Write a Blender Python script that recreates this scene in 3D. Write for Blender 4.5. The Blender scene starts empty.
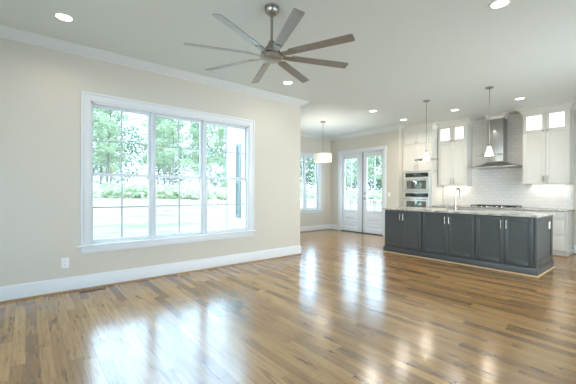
import bpy, bmesh, math, random
from mathutils import Vector, Matrix
R = math.radians
random.seed(7)
scene = bpy.context.scene
col = scene.collection

# ------------------------------------------------------------------ camera
CAM_H, YAW, FPX = 1.2552, 50.6114, 319.0
cam = bpy.data.objects.new('camera', bpy.data.cameras.new('camera'))
col.objects.link(cam)
cam.data.sensor_width = 36.0
cam.data.lens = FPX / 576.0 * 36.0
cam.data.clip_start, cam.data.clip_end = 0.05, 400
cam.location = (0, 0, CAM_H)
cam.rotation_euler = (Matrix.Rotation(R(YAW), 3, 'Z') @ Matrix.Rotation(R(90 - 0.036), 3, 'X') @ Matrix.Rotation(R(0.19), 3, 'Z')).to_euler()
scene.camera = cam

# ------------------------------------------------------------------ sky, sun, added window fill, exposure
SKY_COL, SKY_STR = (0.52, 0.75, 1.0), 7.2
SUN_STR = 2.5
REAR_FILL_W = 10.0
RIGHT_FILL_W = 95.0
CAN_W = 10.0
world = bpy.data.worlds.new('sky'); scene.world = world
world.use_nodes = True
bg = world.node_tree.nodes['Background']
bg.inputs[0].default_value = (*SKY_COL, 1); bg.inputs[1].default_value = SKY_STR
def add_light(name, kind, loc, direction, energy, color, **kw):
    l = bpy.data.lights.new(name, kind); l.energy = energy; l.color = color
    for k, v in kw.items(): setattr(l, k, v)
    o = bpy.data.objects.new(name, l); col.objects.link(o)
    o.location = loc
    o.rotation_euler = Vector(direction).to_track_quat('-Z', 'Y').to_euler()
    return o
add_light('sun', 'SUN', (10, 0, 30), (-0.55, 0.02, -1.0), SUN_STR, (1.0, 0.95, 0.86), angle=R(2))
# added fill lamps outside two made-up rear windows behind the camera
for xx, ww, dx in ((-3.3, REAR_FILL_W, 0), (-0.2, REAR_FILL_W*5, -.45)):
    add_light('added_rear_fill', 'AREA', (xx, -2.45, 1.45), (dx, 1, 0.0), ww, (0.93, 0.97, 1.0), shape='RECTANGLE', size=2.2, size_y=1.85, spread=R(100))
# and outside two made-up right-hand windows, out of view, to brighten the kitchen
for yy, ww in ((2.1, RIGHT_FILL_W*.05), (5.5, RIGHT_FILL_W)):
    add_light('added_right_fill', 'AREA', (2.06, yy, 1.45), (-1, 0, 0.0), ww, (0.93, 0.97, 1.0), shape='RECTANGLE', size=2.2, size_y=1.85, spread=R(100))
# sky portals in the window openings that the photograph shows
for loc, d, sx, sz in (((-5.0, 1.846, 1.49), (1, 0, 0), 2.4, 1.9), ((-7.6, 6.79, 1.59), (1, 0, 0), 1.3, 1.8),
                       ((-6.14, 8.12, 1.25), (0, -1, 0), 1.7, 2.4), ((-6.17, 4.05, 1.45), (0, 1, 0), 1.1, 1.8)):
    p = add_light('sky_portal', 'AREA', loc, d, 1, (1, 1, 1), shape='RECTANGLE', size=sx, size_y=sz)
    p.data.cycles.is_portal = True
vs = scene.view_settings
scene.display_settings.display_device = 'sRGB'
vs.view_transform = 'Standard'; vs.look = 'None'; vs.gamma = 1.0; vs.use_curve_mapping = False
vs.exposure = 0.12
cy = scene.cycles
cy.max_bounces = 10; cy.diffuse_bounces = 5; cy.glossy_bounces = 5; cy.transparent_max_bounces = 24
cy.sample_clamp_indirect = 6.0
cy.caustics_reflective = False; cy.caustics_refractive = False
cy.use_denoising = True

# ------------------------------------------------------------------ helpers
WLOC = {}
def wl(o): return WLOC.get(o.name, Vector((0, 0, 0))) if o else Vector((0, 0, 0))

def frame_of(d):
    d = Vector(d).normalized()
    a = Vector((0, 0, 1)) if abs(d.z) < 0.9 else Vector((1, 0, 0))
    u = d.cross(a).normalized(); return u, d.cross(u).normalized()

class MB:
    """collects shapes, given in world coordinates, for ONE mesh object"""
    def __init__(self): self.bm = bmesh.new()
    def face(self, vs_, smooth=False, mi=0):
        try:
            f = self.bm.faces.new(vs_); f.smooth = smooth; f.material_index = mi; return f
        except ValueError: return None
    def box(self, x0, x1, y0, y1, z0, z1, bevel=0.0, mi=0):
        b = self.bm
        x0, x1 = min(x0, x1), max(x0, x1); y0, y1 = min(y0, y1), max(y0, y1); z0, z1 = min(z0, z1), max(z0, z1)
        v = [b.verts.new((x, y, z)) for x in (x0, x1) for y in (y0, y1) for z in (z0, z1)]
        fs = [self.face([v[i] for i in q], mi=mi) for q in ((0,1,3,2),(4,6,7,5),(0,4,5,1),(2,3,7,6),(0,2,6,4),(1,5,7,3))]
        if bevel > 0:
            es = list({e for f in fs for e in f.edges})
            bmesh.ops.bevel(b, geom=es, offset=bevel, segments=2, affect='EDGES', profile=0.6, clamp_overlap=True)
        return self
    def tube(self, pts, radii, seg=12, caps=True, mi=0):
        pts = [Vector(p) for p in pts]
        if not hasattr(radii, '__len__'): radii = [radii] * len(pts)
        rings = []; u = None
        for i, p in enumerate(pts):
            d = (pts[min(i + 1, len(pts) - 1)] - pts[max(i - 1, 0)])
            if d.length < 1e-9: d = Vector((0, 0, 1))
            d.normalize()
            if u is None: u, v = frame_of(d)
            else:
                u = (u - d * u.dot(d)).normalized(); v = d.cross(u).normalized()
            rings.append([self.bm.verts.new(p + (u * math.cos(2*math.pi*k/seg) + v * math.sin(2*math.pi*k/seg)) * radii[i]) for k in range(seg)])
        for a, c in zip(rings, rings[1:]):
            for k in range(seg): self.face([a[k], a[(k+1) % seg], c[(k+1) % seg], c[k]], True, mi)
        if caps:
            self.face(rings[0][::-1], mi=mi); self.face(rings[-1], mi=mi)
        return self
    def lathe(self, cx, cy_, prof, seg=32, mi=0, caps=True):
        """prof: list of (radius, z)"""
        rings = []
        for r, z in prof:
            r = max(r, 1e-4)
            rings.append([self.bm.verts.new((cx + r*math.cos(2*math.pi*k/seg), cy_ + r*math.sin(2*math.pi*k/seg), z)) for k in range(seg)])
        for a, c in zip(rings, rings[1:]):
            for k in range(seg): self.face([a[k], a[(k+1) % seg], c[(k+1) % seg], c[k]], True, mi)
        if caps:
            self.face(rings[0][::-1], mi=mi); self.face(rings[-1], mi=mi)
        return self
    def sweep(self, path, prof, closed=False, mi=0, smooth=False):
        """prof: closed list of (offset to the right of travel, z); path: list of (x, y)"""
        P = [Vector((p[0], p[1])) for p in path]; n = len(P); secs = []
        for i in range(n):
            if closed or 0 < i < n - 1:
                d0 = (P[i] - P[(i-1) % n]).normalized(); d1 = (P[(i+1) % n] - P[i]).normalized()
            elif i == 0: d0 = d1 = (P[1] - P[0]).normalized()
            else: d0 = d1 = (P[-1] - P[-2]).normalized()
            n0 = Vector((d0.y, -d0.x)); n1 = Vector((d1.y, -d1.x))
            m = n0 + n1; m = m / max(m.dot(n0), 0.2)
            secs.append([self.bm.verts.new((P[i].x + m.x*o, P[i].y + m.y*o, z)) for o, z in prof])
        k = len(prof)
        rng = range(n if closed else n - 1)
        for i in rng:
            a, c = secs[i], secs[(i+1) % n]
            for j in range(k): self.face([a[j], c[j], c[(j+1) % k], a[(j+1) % k]], smooth, mi)
        if not closed: self.face(secs[0][::-1], mi=mi); self.face(secs[-1], mi=mi)
        return self
    def build(self, name, mat, parent=None, angle=35, loc=None):
        b = self.bm
        bmesh.ops.recalc_face_normals(b, faces=b.faces)
        off = wl(parent) if parent else (Vector(loc) if loc else Vector((0, 0, 0)))
        if off.length > 0: bmesh.ops.translate(b, verts=b.verts, vec=-off)
        me = bpy.data.meshes.new(name); b.to_mesh(me); b.free()
        for m in (mat if isinstance(mat, (list, tuple)) else [mat]): me.materials.append(m)
        me.set_sharp_from_angle(angle=R(angle))
        o = bpy.data.objects.new(name, me); col.objects.link(o)
        WLOC[o.name] = off
        if parent: o.parent = parent
        else: o.location = off
        return o

def tag(o, label=None, cat=None, group=None, kind=None):
    if label: o['label'] = label
    if cat: o['category'] = cat
    if group: o['group'] = group
    if kind: o['kind'] = kind
    return o
def thing(name, loc, label, cat, group=None, kind=None):
    o = bpy.data.objects.new(name, None); col.objects.link(o); o.location = loc
    o.empty_display_size = 0.1
    WLOC[o.name] = Vector(loc)
    return tag(o, label, cat, group, kind)
def copy_tree(o, parent=None):
    kids = list(o.children)
    c = o.copy(); col.objects.link(c)
    if parent: c.parent = parent
    for ch in kids: copy_tree(ch, c)
    return c

# ------------------------------------------------------------------ materials
def nodes_of(name):
    m = bpy.data.materials.new(name); m.use_nodes = True
    nt = m.node_tree; b = nt.nodes['Principled BSDF']; return m, nt, b
def N(nt, typ, **kw):
    n = nt.nodes.new(typ)
    for k, v in kw.items(): setattr(n, k, v)
    return n
def L(nt, a, b): nt.links.new(a, b)
def mathn(nt, op, a, b=None, c=None):
    n = N(nt, 'ShaderNodeMath', operation=op)
    for i, x in enumerate((a, b, c)):
        if x is None: continue
        if isinstance(x, (int, float)): n.inputs[i].default_value = x
        else: L(nt, x, n.inputs[i])
    return n.outputs[0]
def ramp(nt, fac, stops):
    r = N(nt, 'ShaderNodeValToRGB'); e = r.color_ramp.elements
    while len(e) < len(stops): e.new(0.5)
    for i, (p, c) in enumerate(stops): e[i].position = p; e[i].color = (*c, 1)
    L(nt, fac, r.inputs[0]); return r.outputs[0]
def paint(name, c, rough=0.5, var=0.03, scale=30, bump=0.02, metallic=0.0, spec=0.5):
    m, nt, b = nodes_of(name)
    tc = N(nt, 'ShaderNodeTexCoord'); no = N(nt, 'ShaderNodeTexNoise')
    no.inputs['Scale'].default_value = scale; no.inputs['Detail'].default_value = 3
    L(nt, tc.outputs['Object'], no.inputs['Vector'])
    lo = tuple(max(0, x * (1 - var)) for x in c); hi = tuple(min(1, x * (1 + var)) for x in c)
    L(nt, ramp(nt, no.outputs['Fac'], [(0.3, lo), (0.7, hi)]), b.inputs['Base Color'])
    b.inputs['Roughness'].default_value = rough; b.inputs['Metallic'].default_value = metallic
    b.inputs['Specular IOR Level'].default_value = spec
    if bump:
        bp = N(nt, 'ShaderNodeBump'); bp.inputs['Strength'].default_value = bump; bp.inputs['Distance'].default_value = 0.002
        L(nt, no.outputs['Fac'], bp.inputs['Height']); L(nt, bp.outputs[0], b.inputs['Normal'])
    return m
def emit(name, c, s, base=(0.9, 0.9, 0.9)):
    m, nt, b = nodes_of(name)
    no = N(nt, 'ShaderNodeTexNoise'); no.inputs['Scale'].default_value = 4
    L(nt, ramp(nt, no.outputs['Fac'], [(0.2, tuple(x * 0.97 for x in c)), (0.8, c)]), b.inputs['Emission Color'])
    b.inputs['Base Color'].default_value = (*base, 1)
    b.inputs['Emission Strength'].default_value = s; b.inputs['Roughness'].default_value = 0.4
    return m
def steel(name, c=(0.47, 0.46, 0.44), rough=0.28, stretch=(1, 1, 60)):
    m, nt, b = nodes_of(name)
    tc = N(nt, 'ShaderNodeTexCoord'); mp = N(nt, 'ShaderNodeMapping'); mp.inputs['Scale'].default_value = stretch
    no = N(nt, 'ShaderNodeTexNoise'); no.inputs['Scale'].default_value = 8
    L(nt, tc.outputs['Object'], mp.inputs[0]); L(nt, mp.outputs[0], no.inputs['Vector'])
    L(nt, ramp(nt, no.outputs['Fac'], [(0.3, tuple(x * 0.9 for x in c)), (0.7, c)]), b.inputs['Base Color'])
    b.inputs['Metallic'].default_value = 1.0; b.inputs['Roughness'].default_value = rough
    return m
def pane_glass(name, tint=(0.97, 0.99, 0.98), refl=1.0):
    m, nt, b = nodes_of(name); nt.nodes.remove(b)
    out = nt.nodes['Material Output']
    t = N(nt, 'ShaderNodeBsdfTransparent'); t.inputs[0].default_value = (*tint, 1)
    g = N(nt, 'ShaderNodeBsdfGlossy'); g.inputs['Roughness'].default_value = 0.02
    fr = N(nt, 'ShaderNodeFresnel'); ge = N(nt, 'ShaderNodeNewGeometry')
    L(nt, mathn(nt, 'MULTIPLY_ADD', ge.outputs['Backfacing'], 1/1.45 - 1.45, 1.45), fr.inputs[0])
    mx = N(nt, 'ShaderNodeMixShader')
    L(nt, mathn(nt, 'MULTIPLY', fr.outputs[0], refl), mx.inputs[0]); L(nt, t.outputs[0], mx.inputs[1]); L(nt, g.outputs[0], mx.inputs[2])
    L(nt, mx.outputs[0], out.inputs[0]); return m

def wood_floor():
    m, nt, b = nodes_of('oak_floor')
    tc = N(nt, 'ShaderNodeTexCoord'); sx = N(nt, 'ShaderNodeSeparateXYZ'); L(nt, tc.outputs['Object'], sx.inputs[0])
    X, Y = sx.outputs[0], sx.outputs[1]
    W = 0.083
    yr = mathn(nt, 'DIVIDE', Y, W); row = mathn(nt, 'FLOOR', yr); fy = mathn(nt, 'FRACT', yr)
    wn = N(nt, 'ShaderNodeTexWhiteNoise', noise_dimensions='1D'); L(nt, row, wn.inputs['W'])
    ln = mathn(nt, 'MULTIPLY_ADD', wn.outputs['Value'], 0.7, 0.65)
    xs = mathn(nt, 'DIVIDE', mathn(nt, 'ADD', X, mathn(nt, 'MULTIPLY', wn.outputs['Value'], 37.0)), ln)
    pl = mathn(nt, 'FLOOR', xs); fx = mathn(nt, 'FRACT', xs)
    cv = N(nt, 'ShaderNodeCombineXYZ'); L(nt, row, cv.inputs[0]); L(nt, pl, cv.inputs[1])
    w2 = N(nt, 'ShaderNodeTexWhiteNoise', noise_dimensions='2D'); L(nt, cv.outputs[0], w2.inputs['Vector'])
    rnd = w2.outputs['Value']
    base = ramp(nt, rnd, [(0.0, (0.19, 0.092, 0.028)), (0.14, (0.275, 0.143, 0.044)), (0.4, (0.33, 0.178, 0.057)), (0.7, (0.375, 0.208, 0.070)), (1.0, (0.425, 0.245, 0.090))])
    # grain, running along each plank and offset per plank
    off = mathn(nt, 'MULTIPLY', rnd, 57.0)
    gv = N(nt, 'ShaderNodeCombineXYZ')
    L(nt, mathn(nt, 'MULTIPLY', X, 1.6), gv.inputs[0]); L(nt, mathn(nt, 'MULTIPLY', Y, 26.0), gv.inputs[1]); L(nt, off, gv.inputs[2])
    gn = N(nt, 'ShaderNodeTexNoise'); gn.inputs['Scale'].default_value = 1.8; gn.inputs['Detail'].default_value = 6; gn.inputs['Roughness'].default_value = 0.62; gn.inputs['Distortion'].default_value = 0.6
    L(nt, gv.outputs[0], gn.inputs['Vector'])
    grain = ramp(nt, gn.outputs['Fac'], [(0.28, (0.55, 0.48, 0.42)), (0.48, (0.93, 0.91, 0.88)), (0.62, (1.08, 1.07, 1.05)), (0.8, (0.82, 0.78, 0.72))])
    # dark mineral streaks and knots on some planks
    kv = N(nt, 'ShaderNodeCombineXYZ')
    L(nt, mathn(nt, 'MULTIPLY', X, 1.3), kv.inputs[0]); L(nt, mathn(nt, 'MULTIPLY', Y, 9.0), kv.inputs[1]); L(nt, off, kv.inputs[2])
    kn = N(nt, 'ShaderNodeTexNoise'); kn.inputs['Scale'].default_value = 1.1; kn.inputs['Detail'].default_value = 5; kn.inputs['Distortion'].default_value = 1.2
    L(nt, kv.outputs[0], kn.inputs['Vector'])
    knot = ramp(nt, kn.outputs['Fac'], [(0.59, (1, 1, 1)), (0.66, (0.5, 0.44, 0.4)), (0.72, (0.24, 0.19, 0.16))])
    def mul(a, c, f=1.0):
        x = N(nt, 'ShaderNodeMix', data_type='RGBA', blend_type='MULTIPLY'); x.inputs[0].default_value = f
        L(nt, a, x.inputs[6]); L(nt, c, x.inputs[7]); return x.outputs[2]
    colr = mul(mul(base, grain), knot, 0.85)
    # seams
    e = mathn(nt, 'MINIMUM', fy, mathn(nt, 'SUBTRACT', 1.0, fy))
    ex = mathn(nt, 'MULTIPLY', mathn(nt, 'MINIMUM', fx, mathn(nt, 'SUBTRACT', 1.0, fx)), mathn(nt, 'DIVIDE', ln, W))
    seam = mathn(nt, 'MINIMUM', e, ex)
    sm = ramp(nt, seam, [(0.0, (0.45, 0.4, 0.36)), (0.02, (1, 1, 1))])
    L(nt, mul(colr, sm), b.inputs['Base Color'])
    b.inputs['IOR'].default_value = 2.2
    rn = N(nt, 'ShaderNodeTexNoise'); rn.inputs['Scale'].default_value = 5
    L(nt, tc.outputs['Object'], rn.inputs['Vector'])
    L(nt, mathn(nt, 'MULTIPLY_ADD', rn.outputs['Fac'], 0.06, 0.165), b.inputs['Roughness'])
    bp = N(nt, 'ShaderNodeBump'); bp.inputs['Strength'].default_value = 0.10; bp.inputs['Distance'].default_value = 0.002
    hgt = mathn(nt, 'ADD', mathn(nt, 'MINIMUM', mathn(nt, 'MULTIPLY', seam, 20.0), 1.0), mathn(nt, 'MULTIPLY', gn.outputs['Fac'], 0.35))
    L(nt, hgt, bp.inputs['Height']); L(nt, bp.outputs[0], b.inputs['Normal'])
    return m

def granite():
    m, nt, b = nodes_of('granite')
    tc = N(nt, 'ShaderNodeTexCoord')
    n1 = N(nt, 'ShaderNodeTexNoise'); n1.inputs['Scale'].default_value = 14; n1.inputs['Detail'].default_value = 8; n1.inputs['Roughness'].default_value = 0.7; n1.inputs['Distortion'].default_value = 0.8
    v = N(nt, 'ShaderNodeTexVoronoi'); v.inputs['Scale'].default_value = 70
    for x in (n1, v): L(nt, tc.outputs['Object'], x.inputs['Vector'])
    c1 = ramp(nt, n1.outputs['Fac'], [(0.3, (0.08, 0.07, 0.065)), (0.42, (0.32, 0.295, 0.26)), (0.52, (0.50, 0.475, 0.43)), (0.7, (0.60, 0.58, 0.54))])
    c2 = ramp(nt, v.outputs['Distance'], [(0.1, (0.55, 0.52, 0.5)), (0.35, (1, 1, 1))])
    x = N(nt, 'ShaderNodeMix', data_type='RGBA', blend_type='MULTIPLY'); x.inputs[0].default_value = 0.6
    L(nt, c1, x.inputs[6]); L(nt, c2, x.inputs[7]); L(nt, x.outputs[2], b.inputs['Base Color'])
    b.inputs['Roughness'].default_value = 0.16
    return m

def subway(vertical_axis='xz'):
    m, nt, b = nodes_of('subway_tile')
    tc = N(nt, 'ShaderNodeTexCoord'); s = N(nt, 'ShaderNodeSeparateXYZ'); c = N(nt, 'ShaderNodeCombineXYZ')
    L(nt, tc.outputs['Object'], s.inputs[0]); L(nt, s.outputs[0], c.inputs[0]); L(nt, s.outputs[2], c.inputs[1])
    br = N(nt, 'ShaderNodeTexBrick'); br.inputs['Scale'].default_value = 1.0
    br.inputs['Color1'].default_value = (0.74, 0.71, 0.665, 1); br.inputs['Color2'].default_value = (0.70, 0.67, 0.625, 1); br.inputs['Mortar'].default_value = (0.52, 0.50, 0.46, 1)
    br.inputs['Brick Width'].default_value = 0.152; br.inputs['Row Height'].default_value = 0.076; br.inputs['Mortar Size'].default_value = 0.0022
    L(nt, c.outputs[0], br.inputs['Vector']); L(nt, br.outputs['Color'], b.inputs['Base Color'])
    b.inputs['Roughness'].default_value = 0.22
    bp = N(nt, 'ShaderNodeBump', invert=True); bp.inputs['Strength'].default_value = 0.4; bp.inputs['Distance'].default_value = 0.002
    L(nt, br.outputs['Fac'], bp.inputs['Height']); L(nt, bp.outputs[0], b.inputs['Normal'])
    return m

def leaves(name, c1, c2):
    m, nt, b = nodes_of(name); nt.nodes.remove(b); out = nt.nodes['Material Output']
    tc = N(nt, 'ShaderNodeTexCoord'); no = N(nt, 'ShaderNodeTexNoise'); no.inputs['Scale'].default_value = 1.4; no.inputs['Detail'].default_value = 4
    L(nt, tc.outputs['Object'], no.inputs['Vector'])
    cc = ramp(nt, no.outputs['Fac'], [(0.35, c1), (0.65, c2)])
    d = N(nt, 'ShaderNodeBsdfDiffuse'); t = N(nt, 'ShaderNodeBsdfTranslucent'); mx = N(nt, 'ShaderNodeMixShader'); mx.inputs[0].default_value = 0.45
    L(nt, cc, d.inputs[0]); L(nt, cc, t.inputs[0]); L(nt, d.outputs[0], mx.inputs[1]); L(nt, t.outputs[0], mx.inputs[2]); L(nt, mx.outputs[0], out.inputs[0])
    return m

def ground_mat():
    m, nt, b = nodes_of('lawn_ground')
    tc = N(nt, 'ShaderNodeTexCoord'); mp = N(nt, 'ShaderNodeMapping'); mp.inputs['Scale'].default_value = (0.5, 0.16, 1)
    no = N(nt, 'ShaderNodeTexNoise'); no.inputs['Scale'].default_value = 1.6; no.inputs['Detail'].default_value = 8; no.inputs['Roughness'].default_value = 0.65
    L(nt, tc.outputs['Object'], mp.inputs[0]); L(nt, mp.outputs[0], no.inputs['Vector'])
    L(nt, ramp(nt, no.outputs['Fac'], [(0.36, (0.13, 0.15, 0.075)), (0.46, (0.20, 0.175, 0.115)), (0.54, (0.25, 0.20, 0.145)), (0.66, (0.12, 0.09, 0.065))]), b.inputs['Base Color'])
    b.inputs['Roughness'].default_value = 0.95
    return m

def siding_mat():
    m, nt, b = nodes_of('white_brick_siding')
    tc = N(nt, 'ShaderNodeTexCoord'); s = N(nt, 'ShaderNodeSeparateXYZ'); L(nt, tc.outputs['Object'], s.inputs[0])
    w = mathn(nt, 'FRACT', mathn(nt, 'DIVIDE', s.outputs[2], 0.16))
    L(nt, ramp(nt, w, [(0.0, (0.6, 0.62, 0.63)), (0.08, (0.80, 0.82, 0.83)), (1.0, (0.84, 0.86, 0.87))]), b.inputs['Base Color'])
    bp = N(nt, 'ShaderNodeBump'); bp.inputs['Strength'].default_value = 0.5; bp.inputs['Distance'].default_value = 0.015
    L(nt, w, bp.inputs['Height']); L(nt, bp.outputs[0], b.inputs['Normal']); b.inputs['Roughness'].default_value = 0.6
    return m

def oven_glass():
    m = paint('black_oven_glass', (0.012, 0.016, 0.015), 0.04, 0.02, 10, 0.0)
    m.node_tree.nodes['Principled BSDF'].inputs['IOR'].default_value = 3.2
    return m
M = dict(
    wall=paint('beige_wall_paint', (0.60, 0.55, 0.468), 0.6, 0.012, 60, 0.03),
    ceiling=paint('ceiling_paint', (0.70, 0.735, 0.715), 0.7, 0.01, 60, 0.02),
    trim=paint('white_trim_paint', (0.70, 0.71, 0.715), 0.32, 0.01, 20, 0.0),
    vinyl=paint('white_window_vinyl', (0.66, 0.70, 0.73), 0.35, 0.01, 20, 0.0),
    grille=paint('backlit_grey_window_vinyl', (0.42, 0.45, 0.47), 0.4, 0.01, 20, 0.0),  # white vinyl greyed: the muntins' backlit shade put into the colour
    cab=paint('warm_white_cabinet_paint', (0.69, 0.665, 0.605), 0.35, 0.012, 20, 0.0),
    island=paint('slate_grey_cabinet_paint', (0.060, 0.063, 0.062), 0.32, 0.05, 20, 0.0),
    shoe=paint('stained_oak_moulding', (0.30, 0.175, 0.08), 0.35, 0.15, 30, 0.0),
    shoe_light=paint('pale_oak_moulding', (0.52, 0.36, 0.19), 0.35, 0.12, 30, 0.0),
    floor=wood_floor(), granite=granite(), tile=subway(),
    steel=steel('brushed_stainless_steel'), oven_steel=steel('bright_oven_steel', (0.80, 0.82, 0.79), 0.35), nickel=steel('brushed_nickel', (0.37, 0.345, 0.31), 0.32, (20, 20, 1)),
    blade=paint('silver_fan_blade_paint', (0.33, 0.32, 0.31), 0.30, 0.02, 15, 0.0, metallic=0.6),
    chrome=steel('polished_chrome', (0.75, 0.74, 0.72), 0.12, (1, 1, 1)),
    dark_metal=paint('dark_bronze_metal', (0.06, 0.05, 0.042), 0.35, 0.05, 30, 0.0, metallic=0.6),
    black=paint('black_cast_iron', (0.02, 0.02, 0.02), 0.45, 0.1, 60, 0.05),
    black_glass=oven_glass(),
    display=paint('dark_control_display', (0.015, 0.02, 0.02), 0.08, 0.02, 10, 0.0, spec=0.9),
    glass=pane_glass('clear_window_glass', refl=0.18), disc_glass=pane_glass('clear_disc_glass', (0.72, 0.80, 0.76), 1.5),
    plastic=paint('white_plastic_plate', (0.80, 0.79, 0.78), 0.35, 0.01, 20, 0.0),
    slot=paint('dark_socket_slot', (0.10, 0.10, 0.10), 0.5, 0.02, 20, 0.0),
    can=emit('downlight_lens_glow', (1.0, 0.96, 0.88), 5.0),
    shade=emit('frosted_shade_glow', (1.0, 0.93, 0.82), 1.0),
    drum=emit('linen_drum_shade_glow', (1.0, 0.86, 0.70), 0.30, (0.85, 0.8, 0.72)),
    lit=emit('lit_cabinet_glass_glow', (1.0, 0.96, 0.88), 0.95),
    strip=emit('under_cabinet_strip_glow', (1.0, 0.90, 0.76), 5.0),
    ground=ground_mat(), siding=siding_mat(),
    shutter=paint('dark_green_shutter_paint', (0.22, 0.255, 0.235), 0.45, 0.05, 30, 0.0),
    deck=paint('pale_deck_boards', (0.62, 0.61, 0.58), 0.6, 0.1, 12, 0.05),
    bark=paint('pale_bark', (0.23, 0.20, 0.175), 0.9, 0.25, 8, 0.3),
    leaf_a=leaves('mid_green_leaves', (0.34, 0.42, 0.22), (0.48, 0.54, 0.34)),
    leaf_b=leaves('pale_green_leaves', (0.44, 0.50, 0.32), (0.58, 0.62, 0.44)),
    leaf_d=leaves('far_leaves', (0.19, 0.24, 0.15), (0.27, 0.31, 0.21)),
    leaf_c=leaves('pine_needles', (0.34, 0.41, 0.27), (0.47, 0.53, 0.37)),
    register=paint('brown_register_metal', (0.07, 0.05, 0.035), 0.4, 0.05, 20, 0.0, metallic=0.4),
    astragal_grey=paint('grey_astragal', (0.33, 0.31, 0.28), 0.6, 0.05, 30, 0.0),  # plain grey for the strip between the door leaves
)

# ------------------------------------------------------------------ dimensions (metres)
H = 3.065
XL, YE = -4.81, 4.27           # living room window wall and its far end
XN, YD = -7.396, 7.92          # dining nook: left wall and door wall
YK = 8.71                      # kitchen wall
XR, YR = 1.9, -2.3             # unseen right and rear walls
T = 0.15

# ------------------------------------------------------------------ setting
mb = MB(); mb.box(XL - T, XR + T, YR - T, YK + T, -0.12, 0.0); mb.box(XN - T, XL - T, YE - T, YD + T, -0.12, 0.0)
tag(mb.build('floor', M['floor']), 'glossy oak plank floor with mixed light and dark boards', 'floor', kind='structure')
mb = MB(); mb.box(XL - T, XR + T, YR - T, YK + T, H, H + 0.12); mb.box(XN - T, XL - T, YE - T, YD + T, H, H + 0.12)
tag(mb.build('ceiling', M['ceiling']), 'flat off-white ceiling dotted with recessed lights', 'ceiling', kind='structure')

def wall(name, label, ax, a0, a1, b0, b1, holes=(), mat=None):
    """ax 'x': runs along x from a0 to a1, thickness b0..b1 in y; ax 'y': the other way. holes: (lo, hi, z0, z1)"""
    m = MB()
    def put(l, h, z0, z1):
        if h - l < 1e-4 or z1 - z0 < 1e-4: return
        if ax == 'x': m.box(l, h, b0, b1, z0, z1)
        else: m.box(b0, b1, l, h, z0, z1)
    cur = a0
    for lo, hi, z0, z1 in sorted(holes):
        put(cur, lo, 0, H); put(lo, hi, 0, z0); put(lo, hi, z1, H); cur = hi
    put(cur, a1, 0, H)
    return tag(m.build(name, mat or M['wall']), label, 'wall', kind='structure')

W1 = (0.642, 3.05, 0.57, 2.42)           # triple window opening
W2 = (6.225, 7.36, 0.70, 2.40)           # nook window opening (y)
W3 = (-6.75, -5.60, 0.50, 2.40)          # nook window in the wall facing the yard (x)
D1 = (-6.95, -5.325, 0.0, 2.49)         # french doors
wall('wall_left', 'beige wall holding the wide triple window', 'y', YR, YE - T, XL - T, XL, [W1])
wall('wall_nook_south', 'nook side wall turning away behind the end of the window wall', 'x', XN, XL, YE - T, YE, [W3])
wall('wall_nook_left', 'pale wall of the dining nook with the tall window', 'y', YE - T, YD + T, XN - T, XN, [W2])
wall('wall_back', 'pale wall around the white french doors', 'x', XN, -4.84, YD, YD + T, [D1])
wall('wall_return', 'narrow wall return beside the oven cabinet', 'y', YD + T, YK, -4.99, -4.84)
wall('wall_kitchen', 'kitchen wall behind the white cabinets', 'x', -4.84, XR, YK, YK + T)
wall('wall_right', 'right side wall outside the picture', 'y', YR, YK, XR, XR + T, [(1.0, 3.2, 0.5, 2.4), (4.4, 6.6, 0.5, 2.4)])
wall('wall_rear', 'rear wall with two added windows behind the viewer', 'x', XL, XR, YR - T, YR, [(-4.4, -2.2, 0.5, 2.4), (-1.3, 0.9, 0.5, 2.4)])

# crown moulding, baseboards and shoe moulding
CR = [(0, H - .088), (.010, H - .088), (.016, H - .078), (.034, H - .070), (.066, H - .048), (.092, H - .026), (.106, H - .014), (.122, H - .010), (.122, H + .002), (0, H + .002)]
mb = MB(); mb.sweep([(XL, YR), (XL, YE), (XN, YE), (XN, YD), (-4.84, YD), (-4.84, 8.0)], CR)
tag(mb.build('trim_1', M['trim'], angle=25), 'white crown moulding along the window wall, nook and door wall', 'crown moulding', kind='structure')
mb = MB(); mb.sweep([(-1.345, YK), (XR, YK), (XR, YR), (XL, YR)], CR)
tag(mb.build('trim_2', M['trim'], angle=25), 'white crown moulding along the right and rear walls', 'crown moulding', kind='structure')
BB = [(0, 0.0), (.016, 0.0), (.016, .140), (.013, .150), (.013, .160), (.007, .172), (.004, .181), (0, .181)]
SH = [(.016, 0.0), (.034, 0.0), (.032, .010), (.026, .017), (.016, .020)]
def base(n, side, label, path):
    m = MB(); m.sweep(path, BB); tag(m.build('baseboard_' + side, M['trim'], angle=25), label, 'baseboard', kind='structure')
    m = MB(); m.sweep(path, SH); tag(m.build('trim_%d' % n, M['shoe'], angle=25), 'stained wood shoe moulding at the foot of the ' + label, 'shoe moulding', kind='structure')
base(3, 'left', 'tall white baseboard under the triple window and around the nook', [(XL, YR), (XL, YE), (XN, YE), (XN, YD), (-7.05, YD)])
base(4, 'back', 'white baseboard right of the french doors', [(-5.235, YD), (-4.84, YD), (-4.84, 8.02)])
base(5, 'right', 'white baseboard right of the drawer cabinet', [(-1.335, YK), (XR, YK), (XR, YR), (XL, YR)])

# ------------------------------------------------------------------ windows
def P3(ax, a, d, z): return (d, a, z) if ax == 'y' else (a, d, z)
def bx(m, ax, a0, a1, d0, d1, z0, z1, bevel=0.0):
    if ax == 'y': m.box(d0, d1, a0, a1, z0, z1, bevel)
    else: m.box(a0, a1, d0, d1, z0, z1, bevel)

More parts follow.
